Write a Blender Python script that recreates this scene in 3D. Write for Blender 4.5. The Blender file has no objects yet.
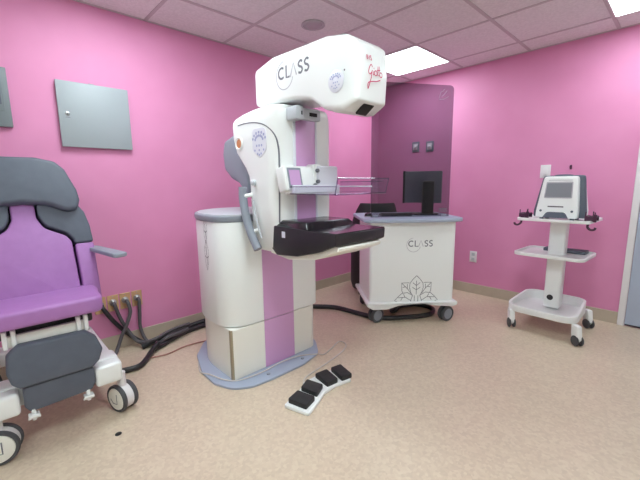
import bpy, bmesh, math, random
from mathutils import Vector, Matrix
random.seed(4)
C = bpy.context.scene.collection
R = math.radians
PI = math.pi
V = Vector
IDENT = Matrix.Identity(4)

# ------------------------------------------------------------------ materials
def principled(name, col, rough=0.5, metal=0.0, spec=0.5, coat=0.0):
    m = bpy.data.materials.new(name); m.use_nodes = True
    b = m.node_tree.nodes['Principled BSDF']
    b.inputs['Base Color'].default_value = (*col, 1)
    b.inputs['Roughness'].default_value = rough
    b.inputs['Metallic'].default_value = metal
    b.inputs['Specular IOR Level'].default_value = spec
    b.inputs['Coat Weight'].default_value = coat
    return m

def srgb(r, g, b):
    f = lambda c: (c/255/12.92) if c/255 <= .04045 else ((c/255+.055)/1.055)**2.4
    return (f(r), f(g), f(b))

def noisy(name, c1, c2, scale, rough=.5, detail=3, bump=0.0, bscale=None, spec=.5, lo=.35, hi=.65):
    """two close tones mixed by a noise texture, with an optional bump"""
    m = principled(name, c1, rough, spec=spec); nt = m.node_tree; b = nt.nodes['Principled BSDF']
    tc = nt.nodes.new('ShaderNodeTexCoord')
    n = nt.nodes.new('ShaderNodeTexNoise'); n.inputs['Scale'].default_value = scale; n.inputs['Detail'].default_value = detail
    r = nt.nodes.new('ShaderNodeValToRGB')
    r.color_ramp.elements[0].position = lo; r.color_ramp.elements[0].color = (*c1, 1)
    r.color_ramp.elements[1].position = hi; r.color_ramp.elements[1].color = (*c2, 1)
    nt.links.new(tc.outputs['Object'], n.inputs['Vector'])
    nt.links.new(n.outputs['Fac'], r.inputs['Fac']); nt.links.new(r.outputs['Color'], b.inputs['Base Color'])
    if bump:
        n2 = nt.nodes.new('ShaderNodeTexNoise'); n2.inputs['Scale'].default_value = bscale or scale; n2.inputs['Detail'].default_value = 4
        bp = nt.nodes.new('ShaderNodeBump'); bp.inputs['Strength'].default_value = bump; bp.inputs['Distance'].default_value = .002
        nt.links.new(tc.outputs['Object'], n2.inputs['Vector'])
        nt.links.new(n2.outputs['Fac'], bp.inputs['Height']); nt.links.new(bp.outputs['Normal'], b.inputs['Normal'])
    return m

def emitter(name, col, s):
    m = bpy.data.materials.new(name); m.use_nodes = True; nt = m.node_tree
    nt.nodes.remove(nt.nodes['Principled BSDF'])
    e = nt.nodes.new('ShaderNodeEmission'); e.inputs['Color'].default_value = (*col, 1); e.inputs['Strength'].default_value = s
    nt.links.new(e.outputs[0], nt.nodes['Material Output'].inputs['Surface'])
    return m

def see_through(name, tint, gloss=(1, 1, 1), rough=.03, ior=1.45):
    m = bpy.data.materials.new(name); m.use_nodes = True; nt = m.node_tree
    nt.nodes.remove(nt.nodes['Principled BSDF'])
    t = nt.nodes.new('ShaderNodeBsdfTransparent'); t.inputs['Color'].default_value = (*tint, 1)
    g = nt.nodes.new('ShaderNodeBsdfGlossy'); g.inputs['Color'].default_value = (*gloss, 1); g.inputs['Roughness'].default_value = rough
    f = nt.nodes.new('ShaderNodeFresnel'); f.inputs['IOR'].default_value = ior
    mx = nt.nodes.new('ShaderNodeMixShader')
    ge = nt.nodes.new('ShaderNodeNewGeometry'); ma = nt.nodes.new('ShaderNodeMath'); ma.operation = 'MULTIPLY'
    inv = nt.nodes.new('ShaderNodeMath'); inv.operation = 'SUBTRACT'; inv.inputs[0].default_value = 1.0
    nt.links.new(ge.outputs['Backfacing'], inv.inputs[1]); nt.links.new(inv.outputs[0], ma.inputs[0]); nt.links.new(f.outputs[0], ma.inputs[1])
    nt.links.new(ma.outputs[0], mx.inputs[0]); nt.links.new(t.outputs[0], mx.inputs[1]); nt.links.new(g.outputs[0], mx.inputs[2])
    nt.links.new(mx.outputs[0], nt.nodes['Material Output'].inputs['Surface'])
    return m

def floor_material():
    m = principled('vinyl_floor', srgb(214, 193, 172), .34, spec=.45); nt = m.node_tree; b = nt.nodes['Principled BSDF']
    tc = nt.nodes.new('ShaderNodeTexCoord')
    vo = nt.nodes.new('ShaderNodeTexVoronoi'); vo.inputs['Scale'].default_value = 75
    n = nt.nodes.new('ShaderNodeTexNoise'); n.inputs['Scale'].default_value = 2.2; n.inputs['Detail'].default_value = 5
    r = nt.nodes.new('ShaderNodeValToRGB'); e = r.color_ramp.elements
    e[0].position = 0; e[0].color = (*srgb(212, 192, 170), 1); e[1].position = 1; e[1].color = (*srgb(225, 207, 184), 1)
    k = e.new(.5); k.color = (*srgb(219, 199, 176), 1)
    sep = nt.nodes.new('ShaderNodeSeparateColor')
    nt.links.new(tc.outputs['Object'], vo.inputs['Vector']); nt.links.new(tc.outputs['Object'], n.inputs['Vector'])
    nt.links.new(vo.outputs['Color'], sep.inputs[0]); nt.links.new(sep.outputs[0], r.inputs['Fac'])
    mx = nt.nodes.new('ShaderNodeMix'); mx.data_type = 'RGBA'; mx.blend_type = 'MULTIPLY'; mx.inputs[0].default_value = .5
    r2 = nt.nodes.new('ShaderNodeValToRGB'); r2.color_ramp.elements[0].position = .3; r2.color_ramp.elements[0].color = (.80, .79, .78, 1)
    r2.color_ramp.elements[1].position = .7; r2.color_ramp.elements[1].color = (.92, .92, .92, 1)
    nt.links.new(n.outputs['Fac'], r2.inputs['Fac'])
    nt.links.new(r.outputs['Color'], mx.inputs[6]); nt.links.new(r2.outputs['Color'], mx.inputs[7])
    nt.links.new(mx.outputs[2], b.inputs['Base Color'])
    return m

M = {}
M['pink'] = noisy('pink_wall_paint', srgb(222, 143, 184), srgb(226, 148, 189), 3, .55, bump=.12, bscale=120, spec=.3)
M['offwhite'] = principled('off_white_wall_paint', srgb(232, 230, 226), .6)
M['floor'] = floor_material()
M['tile'] = noisy('ceiling_tile', srgb(224, 221, 221), srgb(234, 231, 231), 60, .9, bump=.35, bscale=90, spec=.1)
M['tbar'] = principled('ceiling_bar', srgb(196, 188, 190), .6)  # white bar greyed: the shade of the tile reveal is put into its colour
M['base'] = noisy('baseboard_vinyl', srgb(196, 182, 164), srgb(188, 173, 155), 6, .5)
M['white'] = principled('white_enamel', srgb(242, 244, 243), .32, coat=.15)
M['cream'] = principled('cream_enamel', srgb(241, 239, 230), .36, coat=.1)
M['grey'] = principled('cool_grey_plastic', srgb(140, 146, 158), .42)
M['lgrey'] = principled('light_grey_plastic', srgb(190, 194, 200), .42)
M['plate'] = principled('blue_grey_steel_plate', srgb(165, 174, 194), .45)
M['lilac'] = principled('lilac_panel', srgb(214, 164, 210), .38)
M['purple'] = noisy('purple_vinyl', srgb(170, 116, 180), srgb(174, 120, 184), 20, .5, bump=.15, bscale=300)
M['slate'] = noisy('slate_vinyl', srgb(88, 94, 107), srgb(92, 98, 111), 20, .55, bump=.15, bscale=300)
M['black'] = principled('black_gloss_plastic', (.012, .011, .014), .16)
M['satin'] = principled('satin_black_plastic', (.02, .018, .022), .38)
M['rubber'] = noisy('black_rubber', (.014, .014, .015), (.02, .02, .021), 40, .6, bump=.2, bscale=300)
M['hose'] = noisy('dark_conduit', srgb(84, 80, 84), srgb(92, 88, 92), 30, .5)
M['blackhose'] = noisy('black_conduit', (.018, .017, .02), (.026, .025, .028), 30, .42)
M['tyre'] = principled('grey_tyre', srgb(78, 78, 82), .6)
M['metal'] = principled('brushed_metal', srgb(180, 180, 182), .3, metal=1)
M['brass'] = principled('brass_plate', srgb(214, 180, 140), .36, metal=.7)
M['cabinet'] = principled('grey_cabinet_paint', srgb(160, 167, 172), .45)
M['dcabinet'] = principled('dark_grey_cabinet_paint', srgb(120, 128, 132), .5)
M['glass'] = see_through('smoked_glass', (.60, .585, .62), ior=1.35)
M['clear'] = see_through('clear_acrylic', (.93, .92, .95), ior=1.45)
M['clearedge'] = see_through('acrylic_edge', (.66, .64, .74), ior=1.5)
M['ink'] = principled('dark_grey_print', srgb(112, 112, 122), .5)
M['inkl'] = principled('light_grey_print', srgb(186, 182, 190), .5)
M['inkd'] = principled('fine_dark_print', srgb(96, 88, 100), .5)
M['red'] = principled('crimson_print', srgb(205, 70, 110), .5)
M['blueprint'] = principled('pale_blue_print', srgb(168, 172, 208), .5)
M['padwhite'] = principled('pad_white', srgb(226, 226, 236), .4)
M['screen'] = emitter('lit_lilac_screen', srgb(206, 168, 214), .75)
M['grille'] = principled('device_screen', srgb(136, 138, 146), .25)
M['monitor'] = principled('monitor_shell', srgb(120, 124, 134), .35)
M['plum'] = principled('plum_plastic', srgb(70, 30, 58), .4)
M['orange'] = principled('orange_tint_button', srgb(206, 134, 92), .4)
M['door'] = principled('blue_grey_door', srgb(178, 188, 208), .45)
M['frame'] = principled('white_door_frame', srgb(232, 228, 230), .45)
M['cable'] = principled('off_white_cable', srgb(214, 206, 200), .5)
M['redcable'] = principled('reddish_cable', srgb(170, 120, 110), .5)
M['dark'] = principled('dark_recess', (.01, .009, .01), .7)
M['light'] = emitter('ceiling_diffuser', (.86, 1.0, 1.02), 10.5)
M['light_fill'] = emitter('fill_diffuser', (.86, 1.0, 1.02), 19.0)  # emitter of the unseen fill panel added before the viewer
M['light_strong'] = emitter('bright_ceiling_diffuser', (.86, 1.0, 1.02), 14.0)
M['taupe'] = principled('taupe_trim', srgb(160, 146, 122), .5)
M['vent'] = principled('grey_speaker_grille', srgb(188, 184, 186), .6)

# ------------------------------------------------------------------ objects
SPACE = {}                              # matrix that takes a part's construction space to its thing's own space
def tag(o, label=None, cat=None, group=None, kind=None):
    if label: o['label'] = label
    if cat: o['category'] = cat
    if group: o['group'] = group
    if kind: o['kind'] = kind
    return o

def thing(name, label, cat, loc=(0, 0, 0), rz=0, group=None, world=True):
    """Empty at the base; its parts are built in world coordinates (world) or in its own frame"""
    o = bpy.data.objects.new(name, None); C.objects.link(o)
    o.location = loc; o.rotation_euler = (0, 0, rz); o.empty_display_size = .1
    m = Matrix.Translation(loc) @ Matrix.Rotation(rz, 4, 'Z')
    SPACE[o.name] = m.inverted() if world else IDENT
    return tag(o, label, cat, group)

def obj(name, bm, mat, parent=None, smooth=38, label=None):
    if parent is not None:
        s = SPACE[parent.name]
        bm.transform(s)
    bmesh.ops.remove_doubles(bm, verts=bm.verts, dist=1e-6)
    bmesh.ops.recalc_face_normals(bm, faces=bm.faces)
    me = bpy.data.meshes.new(name); bm.to_mesh(me); bm.free()
    if smooth:
        for p in me.polygons: p.use_smooth = True
        me.set_sharp_from_angle(angle=R(smooth))
    me.materials.append(mat)
    o = bpy.data.objects.new(name, me); C.objects.link(o)
    if parent is not None:
        o.parent = parent; SPACE[o.name] = SPACE[parent.name]
    if label: o['label'] = label
    return o

def solo(name, bm, mat, label, cat, loc, group=None, smooth=38):
    """a thing that is one mesh, origin at loc, verts given in world space"""
    bm.transform(Matrix.Translation(loc).inverted())
    o = obj(name, bm, mat, None, smooth); o.location = loc
    return tag(o, label, cat, group)

def copy_tree(o, parent=None):
    c = o.copy(); C.objects.link(c)
    if parent is not None: c.parent = parent
    SPACE[c.name] = SPACE.get(o.name, IDENT)
    for ch in list(o.children): copy_tree(ch, c)
    return c

# ------------------------------------------------------------------ shapes
def bev(bm, w, seg=3, ang=40, verts=None):
    if w <= 0: return bm
    bmesh.ops.recalc_face_normals(bm, faces=bm.faces)
    es = [e for e in bm.edges if len(e.link_faces) == 2 and e.calc_face_angle(0) > R(ang)]
    bmesh.ops.bevel(bm, geom=es, offset=w, segments=seg, profile=.5, affect='EDGES', clamp_overlap=True)
    return bm

def box(x0, x1, y0, y1, z0, z1, w=0, seg=3):
    bm = bmesh.new()
    bmesh.ops.create_cube(bm, size=1)
    bm.transform(Matrix.Translation(((x0+x1)/2, (y0+y1)/2, (z0+z1)/2)) @ Matrix.Diagonal((abs(x1-x0), abs(y1-y0), abs(z1-z0), 1)))
    return bev(bm, w, seg)

def merge(*bms):
    out = bms[0]
    for b in bms[1:]:
        me = bpy.data.meshes.new('t'); b.to_mesh(me); b.free(); out.from_mesh(me); bpy.data.meshes.remove(me)
    return out

def fillet(pts, r, n=6):
    """round the corners of a 2-D polygon; r is a number or a list per corner"""
    out = []; N = len(pts)
    for i, p in enumerate(pts):
        rr = r[i] if isinstance(r, (list, tuple)) else r
        a = V(pts[i-1]); b = V(p); c = V(pts[(i+1) % N])
        if rr <= 0: out.append((b.x, b.y)); continue
        u = (a-b); v = (c-b); lu, lv = u.length, v.length; u /= lu; v /= lv
        cosang = max(-1, min(1, u.dot(v))); th = math.acos(cosang)
        if th > PI-.02: out.append((b.x, b.y)); continue
        d = min(rr/math.tan(th/2), lu*.49, lv*.49); rad = d*math.tan(th/2)
        cen = b + (u+v).normalized()*(rad/math.sin(th/2))
        s = b+u*d-cen; e = b+v*d-cen
        a0 = math.atan2(s.y, s.x); a1 = math.atan2(e.y, e.x)
        da = (a1-a0+PI) % (2*PI)-PI
        for k in range(n+1):
            t = a0+da*k/n; out.append((cen.x+rad*math.cos(t), cen.y+rad*math.sin(t)))
    return out

def prism(pts, d0, d1, fr, w=0, seg=3, ang=40):
    """polygon pts in the plane of fr, extruded from d0 to d1; fr(u, v, d) -> xyz"""
    bm = bmesh.new()
    a = [bm.verts.new(fr(u, v, d0)) for u, v in pts]; b = [bm.verts.new(fr(u, v, d1)) for u, v in pts]
    bm.faces.new(a); bm.faces.new(list(reversed(b)))
    n = len(pts)
    for i in range(n): bm.faces.new((a[i], b[i], b[(i+1) % n], a[(i+1) % n]))
    return bev(bm, w, seg, ang)

XY = lambda u, v, d: (u, v, d)
XZ = lambda u, v, d: (u, d, v)
YZ = lambda u, v, d: (d, u, v)

def loft(rings, cap=True):
    """rings: lists of xyz with equal counts"""
    bm = bmesh.new(); R_ = [[bm.verts.new(p) for p in r] for r in rings]; n = len(rings[0])
    for a, b in zip(R_, R_[1:]):
        for i in range(n): bm.faces.new((a[i], a[(i+1) % n], b[(i+1) % n], b[i]))
    if cap: bm.faces.new(list(reversed(R_[0]))); bm.faces.new(R_[-1])
    return bm

def basis(axis):
    z = V(axis).normalized(); x = V((0, 0, 1)).cross(z)
    if x.length < 1e-4: x = V((1, 0, 0))
    x.normalize(); return x, z.cross(x), z

def lathe(prof, cen, axis=(0, 0, 1), n=28):
    """prof: (radius, height along the axis)"""
    x, y, z = basis(axis); cen = V(cen); bm = bmesh.new(); rings = []
    for r, h in prof:
        if r < 1e-5: rings.append([bm.verts.new(cen+z*h)])
        else: rings.append([bm.verts.new(cen+z*h+x*r*math.cos(2*PI*k/n)+y*r*math.sin(2*PI*k/n)) for k in range(n)])
    for a, b in zip(rings, rings[1:]):
        for k in range(n):
            k2 = (k+1) % n
            if len(a) == 1 and len(b) == 1: continue
            if len(a) == 1: bm.faces.new((a[0], b[k2], b[k]))
            elif len(b) == 1: bm.faces.new((a[k], a[k2], b[0]))
            else: bm.faces.new((a[k], a[k2], b[k2], b[k]))
    if len(rings[0]) > 1: bm.faces.new(list(reversed(rings[0])))
    if len(rings[-1]) > 1: bm.faces.new(rings[-1])
    return bm

def rod(p, q, r, n=14, r2=None):
    p, q = V(p), V(q); L = (q-p).length; r2 = r if r2 is None else r2
    b = min(r, r2)*.15
    return lathe([(r-b, 0), (r, b), (r2, L-b), (r2-b, L)], p, q-p, n)

def smooth_path(pts, n=6):
    P = [V(p) for p in pts]; P = [P[0]*2-P[1]]+P+[P[-1]*2-P[-2]]; out = []
    for i in range(1, len(P)-2):
        a, b, c, d = P[i-1:i+3]
        for k in range(n):
            t = k/n
            out.append(.5*((2*b)+(c-a)*t+(2*a-5*b+4*c-d)*t*t+(3*b-a-3*c+d)*t**3))
    out.append(P[-2]); return out

def tube(pts, r, n=10, sm=6, flat=None, up=None):
    """round (or flattened: flat = second radius) tube along a smoothed path"""
    P = smooth_path(pts, sm) if sm else [V(p) for p in pts]
    rings = []; prev = V(up) if up else None
    for i, p in enumerate(P):
        t = (P[min(i+1, len(P)-1)]-P[max(i-1, 0)]).normalized()
        if prev is None:
            prev = V((0, 0, 1)) if abs(t.z) < .9 else V((1, 0, 0))
        a = (prev-t*prev.dot(t)).normalized(); b = t.cross(a)
        if not up: prev = a
        rr = r(i/(len(P)-1)) if callable(r) else r
        rf = rr if flat is None else flat
        rings.append([p+a*rr*math.cos(2*PI*k/n)+b*rf*math.sin(2*PI*k/n) for k in range(n)])
    return loft(rings)

def strokes(lines, w, to3, h=.0008):
    """printed line art: flat ribbons of width w in a 2-D plane mapped by to3(u, v, height)"""
    bm = bmesh.new()
    for ln in lines:
        P = [V(p) for p in ln]
        L, Rr = [], []
        for i, p in enumerate(P):
            t = (P[min(i+1, len(P)-1)]-P[max(i-1, 0)]); t.normalize(); nn = V((-t.y, t.x))*w/2
            L.append(bm.verts.new(to3(p.x+nn.x, p.y+nn.y, h))); Rr.append(bm.verts.new(to3(p.x-nn.x, p.y-nn.y, h)))
        for i in range(len(P)-1): bm.faces.new((L[i], L[i+1], Rr[i+1], Rr[i]))
    return bm

def arc(cx, cy, r, a0, a1, n=20):
    return [(cx+r*math.cos(R(a0+(a1-a0)*k/n)), cy+r*math.sin(R(a0+(a1-a0)*k/n))) for k in range(n+1)]

def disc(cx, cy, r, to3, h=.001, n=20):
    bm = bmesh.new(); bm.faces.new([bm.verts.new(to3(cx+r*math.cos(2*PI*k/n), cy+r*math.sin(2*PI*k/n), h)) for k in range(n)])
    return bm

def curve2(pts, n=6):
    return [(p.x, p.y) for p in smooth_path([(a, b, 0) for a, b in pts], n)]

# CLASS lettering drawn as strokes on a unit grid (cap height 1)
def class_letters():
    Lt = []
    Lt.append(arc(.36, .5, .42, 50, 310, 18))                       # C
    Lt.append([(.98, 1), (.98, .06), (1.42, .06)])                  # L
    Lt_big = [[(1.52, -.02), (1.92, 1.0), (2.3, .0)]]               # open A, drawn lighter
    def S(x): return curve2([(x+.52, .86), (x+.3, .96), (x+.06, .78), (x+.14, .58), (x+.4, .46), (x+.52, .26), (x+.34, .05), (x+.04, .12)], 4)
    Lt.append(S(2.5)); Lt.append(S(3.25))
    return Lt, Lt_big
def class_logo(parent, org, s, to3, w=.2):
    a, b = class_letters()
    f = lambda L: [[(org[0]+x*s, org[1]+y*s) for x, y in l] for l in L]
    for k, l in enumerate(f(a)):
        obj('logo_letter', strokes([l], w*s, to3), M['ink'], parent, 0, label='grey letter %s of the lettering' % 'CLSS'[k])
    obj('logo_letter', strokes(f(b), w*s*.8, to3, .0009), M['inkl'], parent, 0, label='light grey open letter A of the lettering')
    ring = f([arc(.75, .28, 1.12, 95, 345, 30)])
    obj('logo_ring', strokes(ring, w*s*.45, to3, .0007), M['inkl'], parent, 0, label='thin grey circle around the lettering')

def lotus_lines():
    """line drawing of a lotus, about 2.4 wide and 1.3 high, base at y 0"""
    Ls = []
    Ls.append([(0, 1.3), (-.2, 1.12), (-.36, .92), (-.38, .7), (-.3, .45), (-.2, .3)]); Ls.append([(0, 1.3), (.2, 1.12), (.36, .92), (.38, .7), (.3, .45), (.2, .3)])
    Ls.append([(0, 1.05), (0, .35)]); Ls.append([(0, .8), (-.2, .95)]); Ls.append([(0, .8), (.2, .95)]); Ls.append([(0, .58), (-.22, .72)]); Ls.append([(0, .58), (.22, .72)])
    for s in (-1, 1):
        Ls.append([(s*.4, .95), (s*.82, .95), (s*.8, .55), (s*.74, .42)])
        Ls.append([(s*.3, .4), (s*.46, .62), (s*.8, .93)]); Ls.append([(s*.5, .66), (s*.5, .88)]); Ls.append([(s*.6, .75), (s*.76, .72)])
        Ls.append([(s*.2, .3), (s*.5, .46), (s*.8, .42), (s*1.0, .25), (s*1.2, .05), (s*1.05, .0)])
        Ls.append([(s*.3, .05), (s*.6, .22), (s*1.0, .2)]); Ls.append([(s*.62, .23), (s*.7, .38)]); Ls.append([(s*.75, .22), (s*.85, .06)])
        Ls.append([(s*.2, .3), (s*.28, .1), (s*.3, 0)]); Ls.append([(s*.1, .3), (s*.1, .0)])
    return Ls

# ------------------------------------------------------------------ camera
HC = 1.185
f_px, pitch, roll, yaw = 350.884, R(9.0932), R(-.6570), R(46.4436)
fw = V((-math.sin(yaw)*math.cos(pitch), math.cos(yaw)*math.cos(pitch), -math.sin(pitch)))
rt = V((math.cos(yaw), math.sin(yaw), 0)); up = rt.cross(fw)
r2 = rt*math.cos(roll)+up*math.sin(roll); u2 = -rt*math.sin(roll)+up*math.cos(roll)
cd = bpy.data.cameras.new('camera'); cam = bpy.data.objects.new('camera', cd); C.objects.link(cam)
cd.sensor_fit = 'HORIZONTAL'; cd.sensor_width = 36; cd.lens = f_px/640*36; cd.clip_start = .02
cam.matrix_world = Matrix(((r2.x, u2.x, -fw.x, 0), (r2.y, u2.y, -fw.y, 0), (r2.z, u2.z, -fw.z, HC), (0, 0, 0, 1)))
bpy.context.scene.camera = cam

# ------------------------------------------------------------------ the room
XL, YB, XR, YR, H = -2.809, 3.716, 1.45, -1.35, 2.343
def struct(name, bm, mat, smooth=0):
    return tag(obj(name, bm, mat, None, smooth), kind='structure')
struct('floor', box(XL-.1, XR+.1, YR-.1, YB+.1, -.1, 0), M['floor'])
struct('ceiling', box(XL-.1, XR+.1, YR-.1, YB+.1, H, H+.1), M['tile'])
struct('wall_left', box(XL-.1, XL, YR-.1, YB+.1, 0, H), M['pink'])
struct('wall_back', box(XL, XR, YB, YB+.1, 0, H), M['pink'])
struct('wall_right', box(XR, XR+.1, YR-.1, YB+.1, 0, H), M['offwhite'])
struct('wall_rear', box(XL, XR, YR-.1, YR, 0, H), M['offwhite'])
DX = -.312                                                           # left edge of the door casing
def skirt(pts, fr): return prism(pts, *fr)
struct('baseboard_left', box(XL, XL+.008, YR, YB, 0, .103, .002, 1), M['base'])
struct('baseboard_back', box(XL+.008, DX, YB-.008, YB, 0, .103, .002, 1), M['base'])
# ceiling grid
gx = [-2.342-.6096*k for k in (0,)]+[-1.744, -1.13, -.516, .094, .703, 1.31]
gy = [3.415-.6096*k for k in range(0, 8)]
gb = [box(x-.012, x+.012, YR, YB, H-.004, H+.001) for x in gx]+[box(XL, XR, y-.0115, y+.0115, H-.0035, H+.001) for y in gy]
gb += [box(XL, XL+.02, YR, YB, H-.0035, H+.001), box(XL, XR, YB-.02, YB, H-.0035, H+.001)]
struct('trim_1', merge(*gb), M['tbar'])
# door in the back wall
struct('trim_2', merge(box(DX, DX+.045, YB-.022, YB, 0, 2.13, .003, 1), box(DX, DX+1.0, YB-.022, YB, 2.085, 2.13, .003, 1), box(DX+.955, DX+1.0, YB-.022, YB, 0, 2.13, .003, 1)), M['frame'])
dr = struct('door_1', box(DX+.047, DX+.953, YB-.012, YB, .008, 2.083, .002, 1), M['door']); SPACE[dr.name] = IDENT
obj('door_handle', merge(rod((DX+.87, YB-.012, 1.0), (DX+.87, YB-.06, 1.0), .01), rod((DX+.87, YB-.06, 1.0), (DX+.75, YB-.06, 1.0), .009)), M['metal'], dr)
obj('door_foot_strip', box(DX+.05, DX+.95, YB-.016, YB-.011, .008, .018), M['satin'], dr)  # thin black strip along the foot of the door

# ceiling lights: two in view, one out of view by the chair, two unseen fills added
def ceiling_light(x, y, label, mat='light'):
    t = thing('ceiling_light', label, 'ceiling light', (x, y, H), 0, 'square ceiling light panels', world=False)
    h = .29
    fr = merge(box(-.298, .298, -.298, -h, -.008, -.001), box(-.298, .298, h, .298, -.008, -.001), box(-.298, -h, -h, h, -.008, -.001), box(h, .298, -h, h, -.008, -.001))
    obj('light_frame', fr, M['frame'], t, 0)
    obj('diffuser', box(-h, h, -h, h, -.005, -.001), M[mat], t, 0)
    return t
ceiling_light(-2.043, 3.119, 'square white ceiling light panel near the corner, above the machine head')
ceiling_light(-.211, 3.119, 'square white ceiling light panel at the upper right edge, toward the door')
ceiling_light(-2.043, .680, 'square white ceiling light panel above the examination chair side, out of view', 'light_strong')
ceiling_light(-.211, -1.0, 'unseen square fill light panel added behind the viewer', 'light')  # added fill, brightens the surfaces that face the camera
ceiling_light(-.211, .680, 'unseen square fill light panel added between the door light and the viewer', 'light_fill')  # added fill, brightens the desk front and the column
# round grille in a ceiling tile
t = thing('ceiling_speaker', 'round grey ceiling grille in a ceiling tile above the machine head', 'vent', (-2.052, 1.905, H))
obj('rim', lathe([(.085, -.001), (.088, -.008), (.075, -.013), (.070, -.009), (.069, -.001)], (-2.052, 1.905, H), n=32), M['vent'], t)
obj('grille', lathe([(.068, -.002), (.062, -.010), (.03, -.012), (0, -.012)], (-2.052, 1.905, H), n=32), M['vent'], t)

# ------------------------------------------------------------------ things on the walls
t = thing('breaker_cabinet', 'light grey flat metal cabinet cover with a small lock on the left pink wall', 'cabinet', (XL, .608, 1.44))
b = obj('body', box(XL, XL+.018, .412, .802, 1.447, 1.833, .002, 1), M['dcabinet'], t)
d = obj('door', box(XL+.018, XL+.032, .402, .812, 1.438, 1.842, .004, 2), M['cabinet'], t)
obj('lock', lathe([(.012, 0), (.012, .003), (.008, .005), (0, .005)], (XL+.032, .449, 1.642), (1, 0, 0), 18), M['metal'], d)
obj('keyhole', box(XL+.0365, XL+.0378, .446, .452, 1.637, 1.648), M['dark'], d, 0)
obj('lock_label', box(XL+.032, XL+.0326, .436, .462, 1.618, 1.622), M['ink'], d, 0)
obj('latch', box(XL+.006, XL+.026, .582, .612, 1.842, 1.848, .002, 1), M['metal'], d)
t = thing('wall_panel', 'dark grey metal panel box cut by the left edge, on the pink wall', 'panel', (XL, -.03, 1.53))
obj('body', box(XL, XL+.03, -.25, .178, 1.533, 1.862, .004, 2), M['dcabinet'], t)
obj('cover_plate', box(XL+.03, XL+.034, -.19, .152, 1.62, 1.845, .002, 1), M['dcabinet'], t)
obj('slot', box(XL+.034, XL+.0355, -.04, .140, 1.655, 1.79, .001, 1), M['slate'], t)

def wall_plate_back(name, label, cat, x0, x1, z0, z1, rocker=True, group=None):
    t = thing(name, label, cat, ((x0+x1)/2, YB, z0), 0, group)
    obj('face_plate', box(x0, x1, YB-.007, YB, z0, z1, .003, 2), M['frame'], t)
    cx, cz = (x0+x1)/2, (z0+z1)/2
    if rocker: obj('rocker', box(cx-.016, cx+.016, YB-.011, YB-.006, cz-.033, cz+.033, .002, 2), M['frame'], t)
    else:
        for s in (-1, 1):
            obj('socket', merge(box(cx-.016, cx+.016, YB-.009, YB-.006, cz+s*.026-.015, cz+s*.026+.015, .002, 1)), M['lgrey'], t)
    return t
wall_plate_back('light_switch', 'white light switch plate on the pink wall, just above the cart device', 'light switch', -.972, -.890, 1.214, 1.331)
wall_plate_back('wall_outlet', 'white electrical outlet low on the pink wall, between desk and cart', 'outlet', -1.571, -1.496, .340, .458, False)
for x, z, lab in ((-2.268, 1.596, 'small grey wall bracket plate seen through the smoked glass, the left one of two'), (-2.089, 1.588, 'small grey wall bracket plate seen through the smoked glass, the right one of two')):
    t = thing('wall_bracket', lab, 'bracket', (x, YB, z), 0, 'small plates behind the smoked glass')
    obj('back_plate', box(x-.046, x+.046, YB-.012, YB, z-.058, z+.058, .004, 2), M['grey'], t)
    obj('connector', merge(box(x-.028, x+.028, YB-.016, YB-.011, z-.035, z+.035, .002, 1), lathe([(.02, 0), (.02, .02), (.012, .03), (0, .03)], (x+.004, YB-.015, z-.004), (0, -1, 0), 16)), M['frame'], t)
t = thing('wall_hook', 'tiny dark hook on the pink wall above the cart device', 'hook', (-.742, YB, 1.29))
obj('hook_plate', box(-.750, -.734, YB-.006, YB, 1.285, 1.322, .002, 1), M['plum'], t)
obj('prong', tube([(-.742, YB-.004, 1.3), (-.742, YB-.025, 1.295), (-.742, YB-.03, 1.315)], .005, 8), M['plum'], t)

# brass outlets with conduits, low on the left wall
cyc = [.752, .672, .592, .512]
plate_labels = ['brass outlet plate on the left wall, the one nearest the white column', 'brass outlet plate on the left wall, second from the white column',
                'brass outlet plate on the left wall, third from the white column, beside the chair seat', 'brass outlet plate on the left wall, half hidden behind the chair seat']
for i, cy in enumerate(cyc):
    t = thing('outlet_plate', plate_labels[i], 'outlet', (XL, cy, .29), 0, 'brass outlet plates on the left wall')
    obj('face_plate', box(XL, XL+.006, cy-.036, cy+.036, .290, .408, .002, 1), M['brass'], t)
    obj('connector', merge(lathe([(.024, 0), (.024, .012), (.019, .014), (.019, .026), (.015, .03), (0, .03)], (XL+.006, cy-.002, .355), (1, 0, 0), 18)), M['metal'], t)
    for z in (.302, .396): obj('screw', lathe([(.004, 0), (.003, .002), (0, .002)], (XL+.006, cy, z), (1, 0, 0), 10), M['metal'], t)
X0 = XL+.034
def hose(name, pts, r, mat, label, cat='cable'):
    return solo(name, tube(pts, r, 12, 7), mat, label, cat, pts[-1][:2]+(0,) if False else (pts[-1][0], pts[-1][1], 0))
hose('conduit', [(X0, .750, .355), (XL+.055, .752, .335), (XL+.06, .745, .24), (XL+.06, .742, .13), (-2.70, .765, .035), (-2.63, .82, .025), (-2.60, .88, .06), (-2.62, .97, .06), (-2.66, 1.06, .055)], .0125, M['hose'],
     'dark grey conduit falling straight from the brass plate nearest the column')
hose('conduit', [(X0, .670, .355), (XL+.06, .674, .345), (XL+.075, .680, .28), (XL+.085, .650, .20), (XL+.09, .610, .13), (XL+.11, .570, .05), (-2.66, .535, .016), (-2.60, .47, .016), (-2.5, .40, .016)], .0125, M['hose'],
     'dark grey conduit from the second brass plate, curving back toward the chair')
hose('conduit', [(X0, .590, .355), (XL+.05, .592, .34), (XL+.05, .617, .24), (XL+.055, .66, .13), (-2.70, .71, .045), (-2.63, .79, .06), (-2.645, .88, .078), (-2.69, .99, .075), (-2.72, 1.10, .068)], .0125, M['hose'],
     'dark grey conduit from the third brass plate, slanting down to the floor bundle')
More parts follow.
